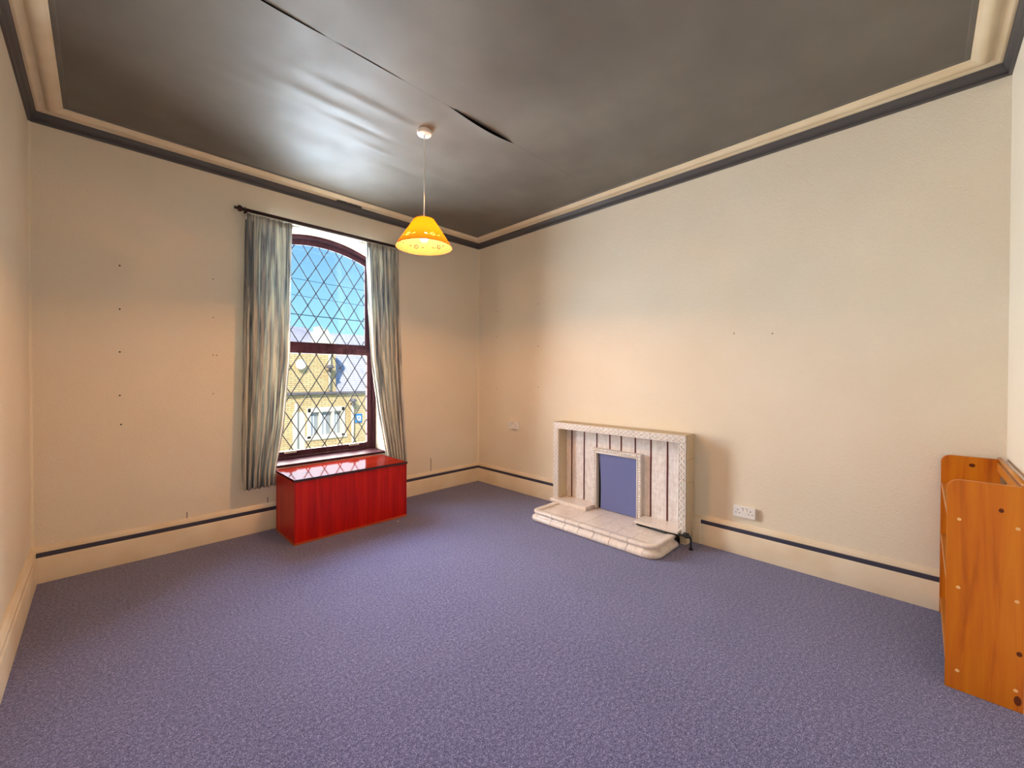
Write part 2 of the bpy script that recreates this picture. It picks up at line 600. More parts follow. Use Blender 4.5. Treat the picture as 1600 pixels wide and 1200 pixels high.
def build_shell():
    T = 0.45
    # floor
    o = box('floor', XL - T, XR + T, YF - T, YB + T, -0.25, 0.0, 'carpet')
    tag(o, 'blue grey flecked carpet covering the whole floor', 'floor', kind='structure')
    # straight walls
    o = box('wall_left', XL - T, XL, YF - T, YB, 0, ZC + 0.1, 'wall')
    tag(o, 'cream papered wall at the left edge of the photo', 'wall', kind='structure')
    wr = box('wall_right', XR, XR + T, YF - T, YB, 0, ZC + 0.1, 'wall')
    tag(wr, 'cream embossed papered wall behind the tiled fireplace', 'wall', kind='structure')
    o = box('wall_front', XL, XR, YF - T, YF, 0, ZC + 0.1, 'wall')
    tag(o, 'pale papered wall at the right edge behind the pine shelf unit', 'wall', kind='structure')
    # window wall with an arched opening
    bm = bmesh.new()
    xa, xb, za, zb = XL - T, XR + T, 0.0, ZC + 0.1
    A = arch(WHALF, WAPEX)
    x0, x1, zs = WC - WHALF, WC + WHALF, A[0][1]
    for y in (YB, YB + T):
        q = lambda *p: bm.faces.new([bm.verts.new((a, y, b)) for a, b in p])
        q((xa, za), (x0, za), (x0, zb), (xa, zb))
        q((x1, za), (xb, za), (xb, zb), (x1, zb))
        q((x0, za), (x1, za), (x1, WSILL), (x0, WSILL))
        for p, r in zip(A, A[1:]):
            q(p, r, (r[0], zb), (p[0], zb))
    rim = [(x0, WSILL)] + A + [(x1, WSILL)]
    for i in range(len(rim)):
        p, r = rim[i], rim[(i + 1) % len(rim)]
        bm.faces.new([bm.verts.new(c) for c in ((p[0], YB, p[1]), (r[0], YB, r[1]), (r[0], YB + T, r[1]), (p[0], YB + T, p[1]))])
    for pl in (((xa, za), (xb, za)), ((xb, za), (xb, zb)), ((xb, zb), (xa, zb)), ((xa, zb), (xa, za))):
        (a, b), (c, d) = pl
        bm.faces.new([bm.verts.new(v) for v in ((a, YB, b), (c, YB, d), (c, YB + T, d), (a, YB + T, b))])
    bmesh.ops.remove_doubles(bm, verts=bm.verts[:], dist=1e-5)
    wb = link('wall_back', bm, 'wall')
    tag(wb, 'cream papered wall with the arched leaded window', 'wall', kind='structure')
    # screw holes left in the walls (small plugs)
    for x, z in [(0.097, 2.116), (0.096, 1.808), (0.095, 1.505), (0.094, 1.196), (0.638, 2.112), (0.638, 1.804), (0.637, 1.502), (0.636, 1.193), (0.66, 1.502), (0.10, 0.99)]:
        bm = bmesh.new()
        rr = 0.006 if x < 0.2 else 0.0045
        add_lathe(bm, [(0, -0.0015), (rr * 0.8, -0.0015), (rr, 0.002)], (x, YB, z), 'y', 8)
        link('screw_hole', bm, 'void', wb)
    for y, z in [(0.765, 1.656), (1.019, 1.674), (3.686, 2.125), (3.01, 2.138), (3.682, 1.185), (3.006, 1.217), (3.684, 1.82), (3.008, 1.67)]:
        bm = bmesh.new()
        add_lathe(bm, [(0, -0.0015), (0.004, -0.0015), (0.005, 0.002)], (XR, y, z), 'x', 8)
        link('screw_hole', bm, 'void', wr)
    # paper tears above the skirting: thin raised paper edges
    for x, h in [(0.465, 0.05), (1.02, 0.05), (2.70, 0.15)]:
        box('paper_tear', x, x + 0.004, YB - 0.003, YB + 0.001, 0.23, 0.23 + h, 'void', wb)

    # ceiling: slab + two sheets of lining paper meeting in a seam, one sheet sagging open
    root = box('ceiling', XL - T, XR + T, YF - T, YB + T, ZC + 0.012, ZC + 0.3, 'void')  # near-black slab colour supplies the shade seen through the open seam
    tag(root, 'dark satin painted ceiling with a lifted paper seam', 'ceiling', kind='structure')
    YS = 2.115

    def lip(x):
        s = 0.0
        if 1.548 < x < 2.125:
            t = (x - 1.548) / 0.577
            s += 0.020 * math.sin(PI * t ** 1.15) ** 0.9
        for a, b, hgt in ((0.30, 0.80, 0.006), (0.84, 1.24, 0.003)):
            if a < x < b:
                s += hgt * math.sin(PI * (x - a) / (b - a)) ** 0.6
        return s

    def wrinkle(x, y):
        v = 0.006 * noise.noise(Vector((x * 0.9, y * 2.2, 0.3))) + 0.003 * noise.noise(Vector((x * 2.2, y * 6, 4.1)))
        edge = min(x - XL, XR - x, y - YF, YB - y)
        v *= min(1, max(0, (edge - 0.15) / 0.4))
        for cx, cy, lx, ly, hh in ((0.95, 2.62, 0.30, 0.045, 0.012), (1.25, 2.72, 0.22, 0.03, -0.009), (1.15, 2.45, 0.35, 0.04, 0.007),
                                   (0.62, 2.75, 0.3, 0.05, 0.007), (1.45, 2.9, 0.14, 0.025, 0.007), (2.0, 2.9, 0.25, 0.06, 0.006), (1.75, 3.05, 0.2, 0.04, -0.006)):
            v += hh * math.exp(-((x - cx) / lx) ** 2 - ((y - cy) / ly) ** 2)
        return v

    def sheet(ylist, sag):
        bm = bmesh.new()
        nx = 200
        xs = [XL + (XR - XL) * i / nx for i in range(nx + 1)]
        rows = []
        for y in ylist:
            row = []
            for x in xs:
                z = ZC - wrinkle(x, y)
                if sag:
                    z -= lip(x) * math.exp(-(y - YS) / 0.11)
                else:
                    z = max(z, ZC - 0.004)
                    z += 0.003 * (1 if lip(x) > 0.012 else lip(x) / 0.012) * math.exp(-(YS - y) / 0.03)
                row.append(bm.verts.new((x, y, z)))
            rows.append(row)
        for a, b in zip(rows, rows[1:]):
            for i in range(nx):
                bm.faces.new((a[i], a[i + 1], b[i + 1], b[i]))
        return link('lining_paper', bm, 'ceiling', root, smooth=True)
    far = [YS + (YB - YS) * (i / 110) ** 1.4 for i in range(111)]
    near = [YS - 0.001 - (YS - YF) * (i / 60) ** 1.5 for i in range(61)]
    sheet(far, True)
    sheet(near, False)


build_shell()


def rect_strip(bm, side, prof):
    """profile (offset from wall, z) run along one wall between mitred corners"""
    rows = []
    for p, z in prof:
        c = {'back': ((XL + p, YB - p), (XR - p, YB - p)), 'right': ((XR - p, YB - p), (XR - p, YF + p)),
             'left': ((XL + p, YB - p), (XL + p, YF + p)), 'front': ((XL + p, YF + p), (XR - p, YF + p))}[side]
        rows.append([bm.verts.new((q[0], q[1], z)) for q in c])
    for a, b in zip(rows, rows[1:]):
        bm.faces.new((a[0], a[1], b[1], b[0]))


def build_trims():
    dark = [(0.0, 2.952), (0.010, 2.952), (0.014, 2.957), (0.014, 2.966), (0.011, 2.970), (0.012, 2.976), (0.022, 2.982), (0.030, 2.996), (0.032, 3.012), (0.036, 3.016), (0.036, 3.036)]
    cream = [(0.036, 3.030), (0.036, 3.016), (0.044, 3.014), (0.052, 3.017), (0.070, 3.023), (0.082, 3.023), (0.088, 3.016), (0.096, 3.010), (0.108, 3.007), (0.122, 3.009), (0.134, 3.015), (0.142, 3.023), (0.152, 3.025), (0.157, 3.029), (0.160, 3.036)]
    step = [(0.158, 3.036), (0.160, 3.030), (0.178, 3.030), (0.182, 3.037)]
    for i, (side, lab) in enumerate((('back', 'cream and charcoal cornice above the arched window'), ('right', 'cream and charcoal cornice above the fireplace wall'),
                                     ('left', 'cream and charcoal cornice along the left wall'), ('front', 'cream and charcoal cornice over the pine shelf wall'))):
        loc = {'back': (1.5, YB, 2.95), 'right': (XR, 2, 2.95), 'left': (XL, 2, 2.95), 'front': (1.5, YF, 2.95)}[side]
        t = thing('trim_%d' % (i + 1), loc, lab, 'cornice', kind='structure')
        for nm, pr, mt in (('charcoal_moulding', dark, 'cornice_dark'), ('cream_moulding', cream, 'cornice_cream'), ('ceiling_fillet', step, 'ceiling')):
            bm = bmesh.new()
            rect_strip(bm, side, pr)
            o = link(nm, bm, mt, t)
            smooth_angle(o, 45)
        if side == 'back':
            bm = bmesh.new()
            random.seed(3)
            for k in range(14):
                x = 1.60 + 0.017 * k
                add_box(bm, x, x + 0.02, YB - 0.062 - random.uniform(0, .012), YB - 0.036, 3.011, 3.0185)
            link('flaked_paint_patch', bm, 'cornice_dark', t)
    # corner caulk lines
    for x, y, lab in ((XR, YB, 'thin pale caulk bead in the corner right of the window'), (XL, YB, 'thin pale caulk bead in the corner at far left')):
        sx_ = -1 if x == XR else 1
        bm = bmesh.new()
        add_prism(bm, [(x, y), (x + sx_ * 0.012, y), (x + sx_ * 0.008, y - 0.008), (x, y - 0.012)], 0.232, 2.952, 'xy')
        o = link('trim_5' if x == XR else 'trim_6', bm, 'caulk')
        tag(o, lab, 'trim', kind='structure')
    # skirting boards
    low = [(0.0, 0.0), (0.026, 0.0), (0.026, 0.158), (0.024, 0.163), (0.021, 0.165)]
    stripe = [(0.021, 0.165), (0.021, 0.195)]
    top = [(0.021, 0.195), (0.024, 0.197), (0.024, 0.204), (0.019, 0.207), (0.019, 0.213), (0.015, 0.217), (0.012, 0.226), (0.008, 0.232), (0.0, 0.232)]
    labs = {'back': 'tall cream skirting with dark stripe under the window', 'right': 'tall cream skirting with dark stripe along the fireplace wall',
            'left': 'tall cream skirting at the left edge of the carpet', 'front': 'cream skirting behind the pine shelf unit'}
    for side in ('back', 'right', 'left', 'front'):
        loc = {'back': (1.5, YB, 0), 'right': (XR, 2, 0), 'left': (XL, 2, 0), 'front': (1.5, YF, 0)}[side]
        t = thing('baseboard_' + side, loc, labs[side], 'baseboard', kind='structure')
        for nm, pr, mt in (('board', low, 'skirting'), ('painted_stripe', stripe, 'stripe' if side in ('back', 'right') else 'skirting'), ('top_moulding', top, 'skirting')):
            bm = bmesh.new()
            if side == 'right':
                for ya, yb in ((YB, 2.640), (1.247, YF)):
                    rows = [[bm.verts.new((XR - p, ya - (p if ya == YB else 0), z)), bm.verts.new((XR - p, yb + (p if yb == YF else 0), z))] for p, z in pr]
                    for a, b in zip(rows, rows[1:]):
                        bm.faces.new((a[0], a[1], b[1], b[0]))
            else:
                rect_strip(bm, side, pr)
            o = link(nm, bm, mt, t)
            smooth_angle(o, 40)


build_trims()


# ================================================================ window
def clip_poly(poly, clip):
    """Sutherland-Hodgman against a convex clip outline (any winding)"""
    area = sum(a[0] * b[1] - b[0] * a[1] for a, b in zip(clip, clip[1:] + clip[:1]))
    cl = clip if area > 0 else clip[::-1]
    out = poly
    for a, b in zip(cl, cl[1:] + cl[:1]):
        if not out:
            return []
        ins = lambda p: (b[0] - a[0]) * (p[1] - a[1]) - (b[1] - a[1]) * (p[0] - a[0]) >= -1e-9
        new = []
        for p, q in zip(out, out[1:] + out[:1]):
            ip, iq = ins(p), ins(q)
            if ip:
                new.append(p)
            if ip != iq:
                d1 = (b[0] - a[0]) * (p[1] - a[1]) - (b[1] - a[1]) * (p[0] - a[0])
                d2 = (b[0] - a[0]) * (q[1] - a[1]) - (b[1] - a[1]) * (q[0] - a[0])
                t = d1 / (d1 - d2)
                new.append((p[0] + t * (q[0] - p[0]), p[1] + t * (q[1] - p[1])))
        out = new
    return out


def poly_area(p):
    return abs(sum(a[0] * b[1] - b[0] * a[1] for a, b in zip(p, p[1:] + p[:1]))) / 2


def lattice(sash, glass, x0, z0, y):
    px, pz = 0.157, 0.256
    # panes
    cs = []
    for i in range(-5, 8):
        for j in range(-9, 9):
            cs.append((x0 + px * i + px / 2, z0 + pz * j))
            cs.append((x0 + px * i, z0 + pz * j + pz / 2))
    for cx, cz in cs:
        d = [(cx - px / 2, cz), (cx, cz - pz / 2), (cx + px / 2, cz), (cx, cz + pz / 2)]
        c = clip_poly(d, glass)
        if len(c) > 2 and poly_area(c) > 4e-5:
            mx, mz = sum(p[0] for p in c) / len(c), sum(p[1] for p in c) / len(c)
            c = [(mx + (p[0] - mx) * 0.992, mz + (p[1] - mz) * 0.992) for p in c]
            bm = bmesh.new()
            dy = random.uniform(-0.0006, 0.0006)
            bm.faces.new([bm.verts.new((p[0], y + dy, p[1])) for p in c])
            link('pane', bm, 'glass', sash)
    # lead cames, one per diagonal
    sl = pz / px
    W = 0.0046
    for sgn in (1, -1):
        L = math.hypot(1, sl)
        nx_, nz_ = -sgn * sl / L, 1 / L
        dx_, dz_ = 1 / L, sgn * sl / L
        for i in range(-16, 18):
            cx, cz = x0 + px * i, z0
            q = [(cx + dx_ * t + nx_ * s, cz + dz_ * t + nz_ * s) for t, s in ((-5, -W), (5, -W), (5, W), (-5, W))]
            c = clip_poly(q, glass)
            if len(c) > 2 and poly_area(c) > 3e-5:
                bm = bmesh.new()
                add_prism(bm, c, y - 0.0015, y + 0.0015, 'xz')
                link('lead_came', bm, 'lead', sash)


def build_window():
    t = thing('window_1', (WC, YB + 0.25, WSILL), 'arched sash window with diamond leaded panes in dark wood', 'window', kind='structure')
    fy = YB + 0.245
    ring_prism('outer_frame', outline(WHALF, WAPEX, WSILL + 0.012), outline(WHALF - 0.034, WAPEX - 0.030, WSILL + 0.030), fy, fy + 0.10, 'frame', t)
    # upper sash (outer track)
    us = thing('upper_sash', (0, 0, 0), '', None)
    del us['label']
    us.parent = t
    up_out = outline(WHALF - 0.036, WAPEX - 0.032, 1.592)
    up_in = outline(0.493, 2.638, 1.660)
    ring_prism('sash_frame', up_out, up_in, fy + 0.045, fy + 0.08, 'frame', us)
    ring_prism('glazing_bead', outline(0.4925, 2.6375, 1.6605), outline(0.484, 2.629, 1.668), fy + 0.040, fy + 0.052, 'frame', us)
    lattice(us, up_in, 1.378, 2.421, fy + 0.062)
    # lower sash (inner track)
    ls = thing('lower_sash', (0, 0, 0), '', None)
    del ls['label']
    ls.parent = t
    lo_out = [(WC - 0.544, 0.562), (WC - 0.544, 1.622), (WC + 0.544, 1.622), (WC + 0.544, 0.562)]
    lo_in = [(WC - 0.493, 0.615), (WC - 0.493, 1.556), (WC + 0.493, 1.556), (WC + 0.493, 0.615)]
    ring_prism('sash_frame', lo_out, lo_in, fy + 0.004, fy + 0.042, 'frame', ls)
    box('meeting_rail_lip', WC - 0.544, WC + 0.544, fy - 0.006, fy + 0.004, 1.560, 1.590, 'frame', ls, 0.003)
    lattice(ls, lo_in, 1.369, 1.290, fy + 0.024)
    for x in (1.225, 1.845):
        bm = bmesh.new()
        add_box(bm, x, x + 0.105, fy - 0.018, fy + 0.004, 0.598, 0.622, 0.004)
        add_box(bm, x + 0.012, x + 0.093, fy - 0.026, fy - 0.018, 0.612, 0.622, 0.003)
        link('sash_lift', bm, 'metal_pale', ls)
    # dark stops inside the reveal beside the lower sash
    box('side_stop', WC + 0.546, WC + 0.580, fy - 0.022, fy, 0.545, 2.58, 'frame', t, 0.004)
    box('side_stop', WC - 0.580, WC - 0.546, fy - 0.022, fy, 0.545, 2.58, 'frame', t, 0.004)
    box('sill', WC - WHALF - 0.0, WC + WHALF + 0.0, YB - 0.016, fy + 0.11, 0.522, 0.544, 'frame', t, 0.004)
    # outside stone sill
    box('stone_sill', WC - WHALF - 0.1, WC + WHALF + 0.1, YB + 0.33, YB + 0.52, 0.44, 0.528, 'ext_trim', t)


build_window()


# ================================================================ curtains and pole
def lerp_pts(pts, z):
    pts = sorted(pts)
    if z <= pts[0][0]:
        return pts[0][1]
    for (a, b), (c, d) in zip(pts, pts[1:]):
        if z <= c:
            return b + (d - b) * (z - a) / (c - a)
    return pts[-1][1]


def curtain(name, left, right_, z0, z1, folds, seed, label, yc=3.945, lean=0.0):
    random.seed(seed)
    root_x = (lerp_pts(left, z0) + lerp_pts(right_, z0)) / 2
    t = thing(name, (root_x, yc, z0), label, 'curtain', 'window curtains')
    nu, nv = folds * 18, 70
    ph = [random.uniform(-0.6, 0.6) for _ in range(folds + 2)]
    am = [random.uniform(0.7, 1.2) for _ in range(folds + 2)]
    bm = bmesh.new()
    uvl = bm.loops.layers.uv.new('UVMap')
    rows = []
    for j in range(nv + 1):
        z = z0 + (z1 - z0) * j / nv
        tt = j / nv
        row = []
        a, b = lerp_pts(left, z), lerp_pts(right_, z)
        for i in range(nu + 1):
            s = i / nu
            fi = s * folds
            k = int(fi)
            phs = ph[k] * (1 - (fi - k)) + ph[min(k + 1, folds)] * (fi - k)
            amp = (am[k] * (1 - (fi - k)) + am[min(k + 1, folds)] * (fi - k))
            big = 1 - 2 * abs(math.sin(PI * fi + 0.5 * phs + 0.2 * math.sin(3.1 * tt + seed))) ** 0.75
            fine = math.sin(2 * PI * fi * 3 + seed + ph[k] * 3)
            wtop = max(0.0, (tt - 0.90) / 0.10)
            ybig = 0.036 * amp * (1 - 0.55 * wtop)
            y = yc + ybig * big + fine * (0.003 + 0.007 * wtop)
            y += 0.004 * noise.noise(Vector((s * 6, z * 1.7, seed)))
            x = a + (b - a) * s + 0.010 * math.cos(2 * PI * fi + phs) * (1 - abs(2 * s - 1) ** 6)
            y -= lean * (1 - tt) ** 2
            zz = z
            if j == 0:
                zz += 0.006 * math.sin(2 * PI * fi * 0.5 + seed)
            row.append((bm.verts.new((x, min(y, 3.992), zz)), (s * 0.95 + seed * 3.3, z * 0.55 + seed * 1.7)))
        rows.append(row)
    for r, q in zip(rows, rows[1:]):
        for i in range(nu):
            f = bm.faces.new((r[i][0], r[i + 1][0], q[i + 1][0], q[i][0]))
            for lp, src in zip(f.loops, (r[i], r[i + 1], q[i + 1], q[i])):
                lp[uvl].uv = src[1]
    o = link('cloth', bm, 'curtain', t, smooth=True)
    md = o.modifiers.new('thick', 'SOLIDIFY')
    md.thickness = 0.003
    md.offset = 0
    # gathered heading tape
    bm = bmesh.new()
    a, b = lerp_pts(left, z1), lerp_pts(right_, z1)
    n = folds * 10
    top, bot = [], []
    for i in range(n + 1):
        s = i / n
        y = yc + 0.012 * math.sin(2 * PI * s * folds * 2.5 + seed) + 0.003
        top.append(bm.verts.new((a + (b - a) * s, y, z1 + 0.002)))
        bot.append(bm.verts.new((a + (b - a) * s, y, z1 - 0.05)))
    for i in range(n):
        bm.faces.new((top[i], top[i + 1], bot[i + 1], bot[i]))
    h = link('heading_tape', bm, 'lining', t, smooth=True)
    md = h.modifiers.new('thick', 'SOLIDIFY')
    md.thickness = 0.002
    return t


curtain('curtain', [(0.40, 0.808), (2.68, 0.842)], [(0.36, 1.056), (0.53, 1.060), (0.9, 1.125), (1.5, 1.178), (2.1, 1.192), (2.68, 1.200)], 0.400, 2.672, 7, 1.0,
        'grey blue streaked curtain on the left side of the window', lean=0.03)
curtain('curtain', [(0.40, 2.125), (0.6, 2.085), (0.95, 2.015), (1.5, 1.935), (2.1, 1.905), (2.68, 1.885)], [(0.40, 2.335), (1.2, 2.285), (2.68, 2.232)], 0.400, 2.672, 7, 4.0,
        'grey blue streaked curtain on the right side of the window')


def build_pole():
    y, z = 3.945, 2.702
    t = thing('curtain_pole', (1.55, y, z), 'dark wooden curtain pole with turned finials above the window', 'curtain pole')
    tube('pole', [(0.84, y, z), (2.27, y, z)], 0.0135, 'pole', t, 14)
    for s, x in ((-1, 0.845), (1, 2.265)):
        pr = [(0.0135, 0), (0.019, 0.002), (0.019, 0.008), (0.012, 0.012), (0.011, 0.018), (0.018, 0.024), (0.024, 0.033), (0.026, 0.042), (0.022, 0.052), (0.012, 0.058), (0.009, 0.064), (0.013, 0.070), (0.013, 0.076), (0, 0.082)]
        lathe('finial', [(r, s * h) for r, h in pr], (x, y, z), 'pole', t, 'x', 16)
    for x in (0.875, 2.24):
        bm = bmesh.new()
        add_tube(bm, [(x, y + 0.010, z), (x, YB - 0.008, z)], 0.009, 10)
        add_lathe(bm, [(0, 0.0), (0.022, 0.0), (0.026, -0.004), (0.026, -0.010), (0.012, -0.014)], (x, YB, z), 'y', 16)
        link('bracket', bm, 'pole', t, smooth=True)
    # slim track below the pole that carries the curtain tape
    box('track', 0.86, 2.25, y - 0.004, y + 0.012, z - 0.026, z - 0.014, 'metal_pale', t, 0.002)


build_pole()


# ================================================================ blanket box
def build_box():
    x0, x1, y0, y1, h = 1.072, 2.060, 3.482, 3.962, 0.520
    t = thing('blanket_box', ((x0 + x1) / 2, (y0 + y1) / 2, 0), 'glossy red mahogany blanket box standing under the window', 'blanket box')
    box('front_panel', x0, x1, y0, y0 + 0.018, 0.0, h - 0.02, 'mahogany', t, 0.0015)
    box('back_panel', x0, x1, y1 - 0.018, y1, 0.0, h - 0.02, 'mahogany', t, 0.0015)
    box('side_panel', x0 + 0.001, x0 + 0.018, y0 + 0.018, y1 - 0.018, 0.0, h - 0.02, 'mahogany', t, 0.001)
    box('side_panel', x1 - 0.018, x1 - 0.001, y0 + 0.018, y1 - 0.018, 0.0, h - 0.02, 'mahogany', t, 0.001)
    box('bottom_panel', x0 + 0.018, x1 - 0.018, y0 + 0.018, y1 - 0.018, 0.01, 0.028, 'mahogany', t)
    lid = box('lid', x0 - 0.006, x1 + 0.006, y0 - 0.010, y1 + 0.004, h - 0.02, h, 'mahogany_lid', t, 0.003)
    box('lid_edge', x0 - 0.008, x1 + 0.008, y0 - 0.012, y0 - 0.0095, h - 0.019, h - 0.003, 'pole', lid)
    box('base_strip', x0 - 0.004, x1 + 0.003, y0 - 0.006, y0 + 0.001, 0.0, 0.016, 'mahogany_edge', t, 0.002)
    box('base_strip', x0 - 0.006, x0 + 0.001, y0 - 0.006, y1, 0.0, 0.016, 'mahogany_edge', t, 0.002)
    box('corner_strip', x1 - 0.012, x1 + 0.003, y0 - 0.004, y0 + 0.001, 0.016, h - 0.02, 'mahogany', t, 0.0015)
    box('corner_strip', x0 - 0.002, x0 + 0.010, y0 - 0.003, y0 + 0.001, 0.016, h - 0.02, 'mahogany', t, 0.001)


build_box()


# ================================================================ fireplace
FX = XR - 0.170        # front face of the surround
PX = FX + 0.128        # face of the recessed tile panel
FY0, FY1, FZ0, FZ1 = 1.308, 2.648, 0.100, 0.876
IY0, IY1, IZ1 = 1.364, 2.578, 0.816


def build_fireplace():
    t = thing('fireplace_surround', (XR, (FY0 + FY1) / 2, 0), 'cream tiled fireplace surround with embossed border and dark red strips', 'fireplace')
    # carcass around the recess
    bm = bmesh.new()
    add_box(bm, PX + 0.012, XR - 0.003, FY0 + 0.004, FY1 - 0.004, 0.0, FZ1 - 0.006)
    add_box(bm, FX + 0.006, PX + 0.012, FY0 + 0.004, IY0 - 0.002, 0.085, FZ1 - 0.006)
    add_box(bm, FX + 0.006, PX + 0.012, IY1 + 0.002, FY1 - 0.004, 0.085, FZ1 - 0.006)
    add_box(bm, FX + 0.006, PX + 0.012, IY0 - 0.002, IY1 + 0.002, IZ1 + 0.002, FZ1 - 0.006)
    link('carcass', bm, 'concrete', t)
    # end block by the cut skirting
    box('end_block', XR - 0.034, XR - 0.002, 1.247, FY0 + 0.004, 0.0, 0.212, 'skirting', t, 0.003)
    box('foot_block', FX + 0.03, XR - 0.04, FY0 + 0.006, FY0 + 0.06, 0.0, 0.085, 'skirting', t, 0.003)
    # border tiles: flat slips with raised guilloche
    bw = 0.064
    tops = 9
    wy = (FY1 - FY0) / tops

    def border_tile(y0, y1, z0, z1):
        o = box('border_tile', FX - 0.004, FX + 0.008, y0 + 0.0008, y1 - 0.0008, z0 + 0.0008, z1 - 0.0008, 'tile_border', t, 0.002)
        bm = bmesh.new()
        vert = (z1 - z0) > (y1 - y0)
        L = (z1 - z0) if vert else (y1 - y0)
        mid = (y0 + y1) / 2 if vert else (z0 + z1) / 2
        st = z0 if vert else y0
        cyc = max(1, round(L / 0.050))
        n = cyc * 8
        for ph in (0, PI):
            pts = []
            for i in range(n + 1):
                s = i / n
                off = 0.017 * math.sin(2 * PI * cyc * s / 2 + ph)
                a = st + 0.002 + s * (L - 0.004)
                lift = 0.0035 + 0.0015 * math.cos(2 * PI * cyc * s / 2 + ph)
                pts.append((FX - lift, mid + off, a) if vert else (FX - lift, a, mid + off))
            add_tube(bm, pts, 0.0058, 5)
        for i in range(cyc):
            a = st + L * (i + 0.5) / cyc
            c = (FX - 0.004, mid, a) if vert else (FX - 0.004, a, mid)
            bmesh.ops.create_icosphere(bm, subdivisions=1, radius=0.0055, matrix=Matrix.Translation(c))
        for s in (-1, 1):
            e0, e1 = mid + s * 0.025, mid + s * 0.029
            if vert:
                add_box(bm, FX - 0.007, FX - 0.002, e0, e1, z0 + 0.001, z1 - 0.001)
            else:
                add_box(bm, FX - 0.007, FX - 0.002, y0 + 0.001, y1 - 0.001, e0, e1)
        link('guilloche_relief', bm, 'tile_frame', o, smooth=False)
    for i in range(tops):
        border_tile(FY0 + wy * i, FY0 + wy * (i + 1), FZ1 - bw + 0.002, FZ1)
    zz = FZ1 - bw + 0.002
    for k in range(5):
        za, zb_ = FZ0 - 0.006 + (zz - FZ0 + 0.006) * k / 5, FZ0 - 0.006 + (zz - FZ0 + 0.006) * (k + 1) / 5
        border_tile(FY0, FY0 + 0.058, za, zb_)
        border_tile(FY1 - 0.068, FY1, za, zb_)
    # top cap tiles and reveal tiles
    for i in range(tops):
        box('cap_tile', FX - 0.004, XR - 0.002, FY0 + wy * i + 0.001, FY0 + wy * (i + 1) - 0.001, FZ1 - 0.006, FZ1 + 0.002, 'concrete', t, 0.002)
    for k in range(4):
        za, zb_ = 0.12 + (FZ1 - 0.126) * k / 4, 0.12 + (FZ1 - 0.126) * (k + 1) / 4
        box('side_tile', FX + 0.0085, XR - 0.001, FY0 - 0.002, FY0 + 0.004, za + 0.001, zb_ - 0.001, 'concrete', t, 0.001)
        if zb_ < IZ1 + 0.1:
            box('reveal_tile', FX + 0.009, PX, IY1 - 0.003, IY1 + 0.003, za + 0.001, min(zb_, IZ1) - 0.001, 'concrete', t)
            box('reveal_tile', FX + 0.009, PX, IY0 - 0.003, IY0 + 0.003, za + 0.001, min(zb_, IZ1) - 0.001, 'tile', t)
    # tile columns with red strips between
    strips = [2.509, 2.359, 2.213, 2.070, 1.951, 1.810, 1.662, 1.514]
    OY0, OY1, OZ1 = 1.728, 2.228, 0.656      # outer edge of the opening trim
    for y in strips:
        zlow = OZ1 if OY0 - 0.01 < y < OY1 + 0.01 else 0.115
        box('red_strip', PX - 0.006, PX + 0.010, y - 0.0055, y + 0.0055, zlow, IZ1 + 0.002, 'red_strip', t)
    cols = [IY1 + 0.002] + strips + [IY0 - 0.002]
    rowz = [0.115, 0.225, 0.375, 0.525, 0.675, IZ1 + 0.002]
    for a, b in zip(cols, cols[1:]):
        ya, yb = b + 0.006, a - 0.006
        for z0, z1 in zip(rowz, rowz[1:]):
            pieces = [(ya, yb, z0, z1)]
            if yb > OY0 + 0.004 and ya < OY1 - 0.004 and z0 < OZ1:
                pieces = []
                if ya < OY0:
                    pieces.append((ya, OY0, z0, min(z1, OZ1)))
                if yb > OY1:
                    pieces.append((OY1, yb, z0, min(z1, OZ1)))
                if z1 > OZ1:
                    pieces.append((ya, yb, OZ1, z1))
            for q in pieces:
                if q[1] - q[0] > 0.004 and q[3] - q[2] > 0.004:
                    box('panel_tile', PX - 0.002 + random.uniform(-.0008, .0008), PX + 0.011, q[0] + 0.0006, q[1] - 0.0006, q[2] + 0.0006, q[3] - 0.0006, 'tile', t)
    # opening trim (egg and dart)
    TX = PX - 0.055
    tw = 0.046
    trim = thing('opening_trim', (0, 0, 0), '', None)
    del trim['label']
    trim.parent = t
    for nm, q in (('jamb', (OY0, OY0 + tw, 0.085, OZ1)), ('jamb', (OY1 - tw, OY1, 0.085, OZ1)), ('lintel', (OY0 + tw, OY1 - tw, OZ1 - tw, OZ1))):
        box(nm, TX + 0.004, PX + 0.010, q[0], q[1], q[2], q[3], 'tile_border', trim, 0.003)
    bm = bmesh.new()

    def egg(y, z, hor):
        mt = Matrix.Translation((TX + 0.004, y, z)) @ Matrix.Diagonal((0.5, 0.9 if hor else 1.2, 1.2 if hor else 0.9, 1))
        bmesh.ops.create_icosphere(bm, subdivisions=1, radius=0.0112, matrix=mt)
    n = 24
    for i in range(n):
        egg(OY0 + (OY1 - OY0) * (i + .5) / n, OZ1 - 0.014, True)
    for i in range(24):
        z = 0.10 + (OZ1 - 0.13) * (i + .5) / 24
        egg(OY0 + 0.014, z, False)
        egg(OY1 - 0.014, z, False)
    for y in (OY0 + tw - 0.010, OY1 - tw + 0.010):
        add_tube(bm, [(TX + 0.003, y, 0.086), (TX + 0.003, y, OZ1 - tw + 0.01)], 0.005, 6)
    add_tube(bm, [(TX + 0.003, OY0 + tw - 0.01, OZ1 - tw + 0.01), (TX + 0.003, OY1 - tw + 0.01, OZ1 - tw + 0.01)], 0.005, 6)
    eg = link('egg_and_dart_relief', bm, 'tile_frame', trim, smooth=True)
    # near-black slab standing in for the shade behind the board
    box('chamber_shade', PX - 0.004, PX + 0.0125, OY0 + tw, OY1 - tw, 0.085, OZ1 - tw, 'void', t)
    # ledge slabs standing on the hearth
    bm = bmesh.new()
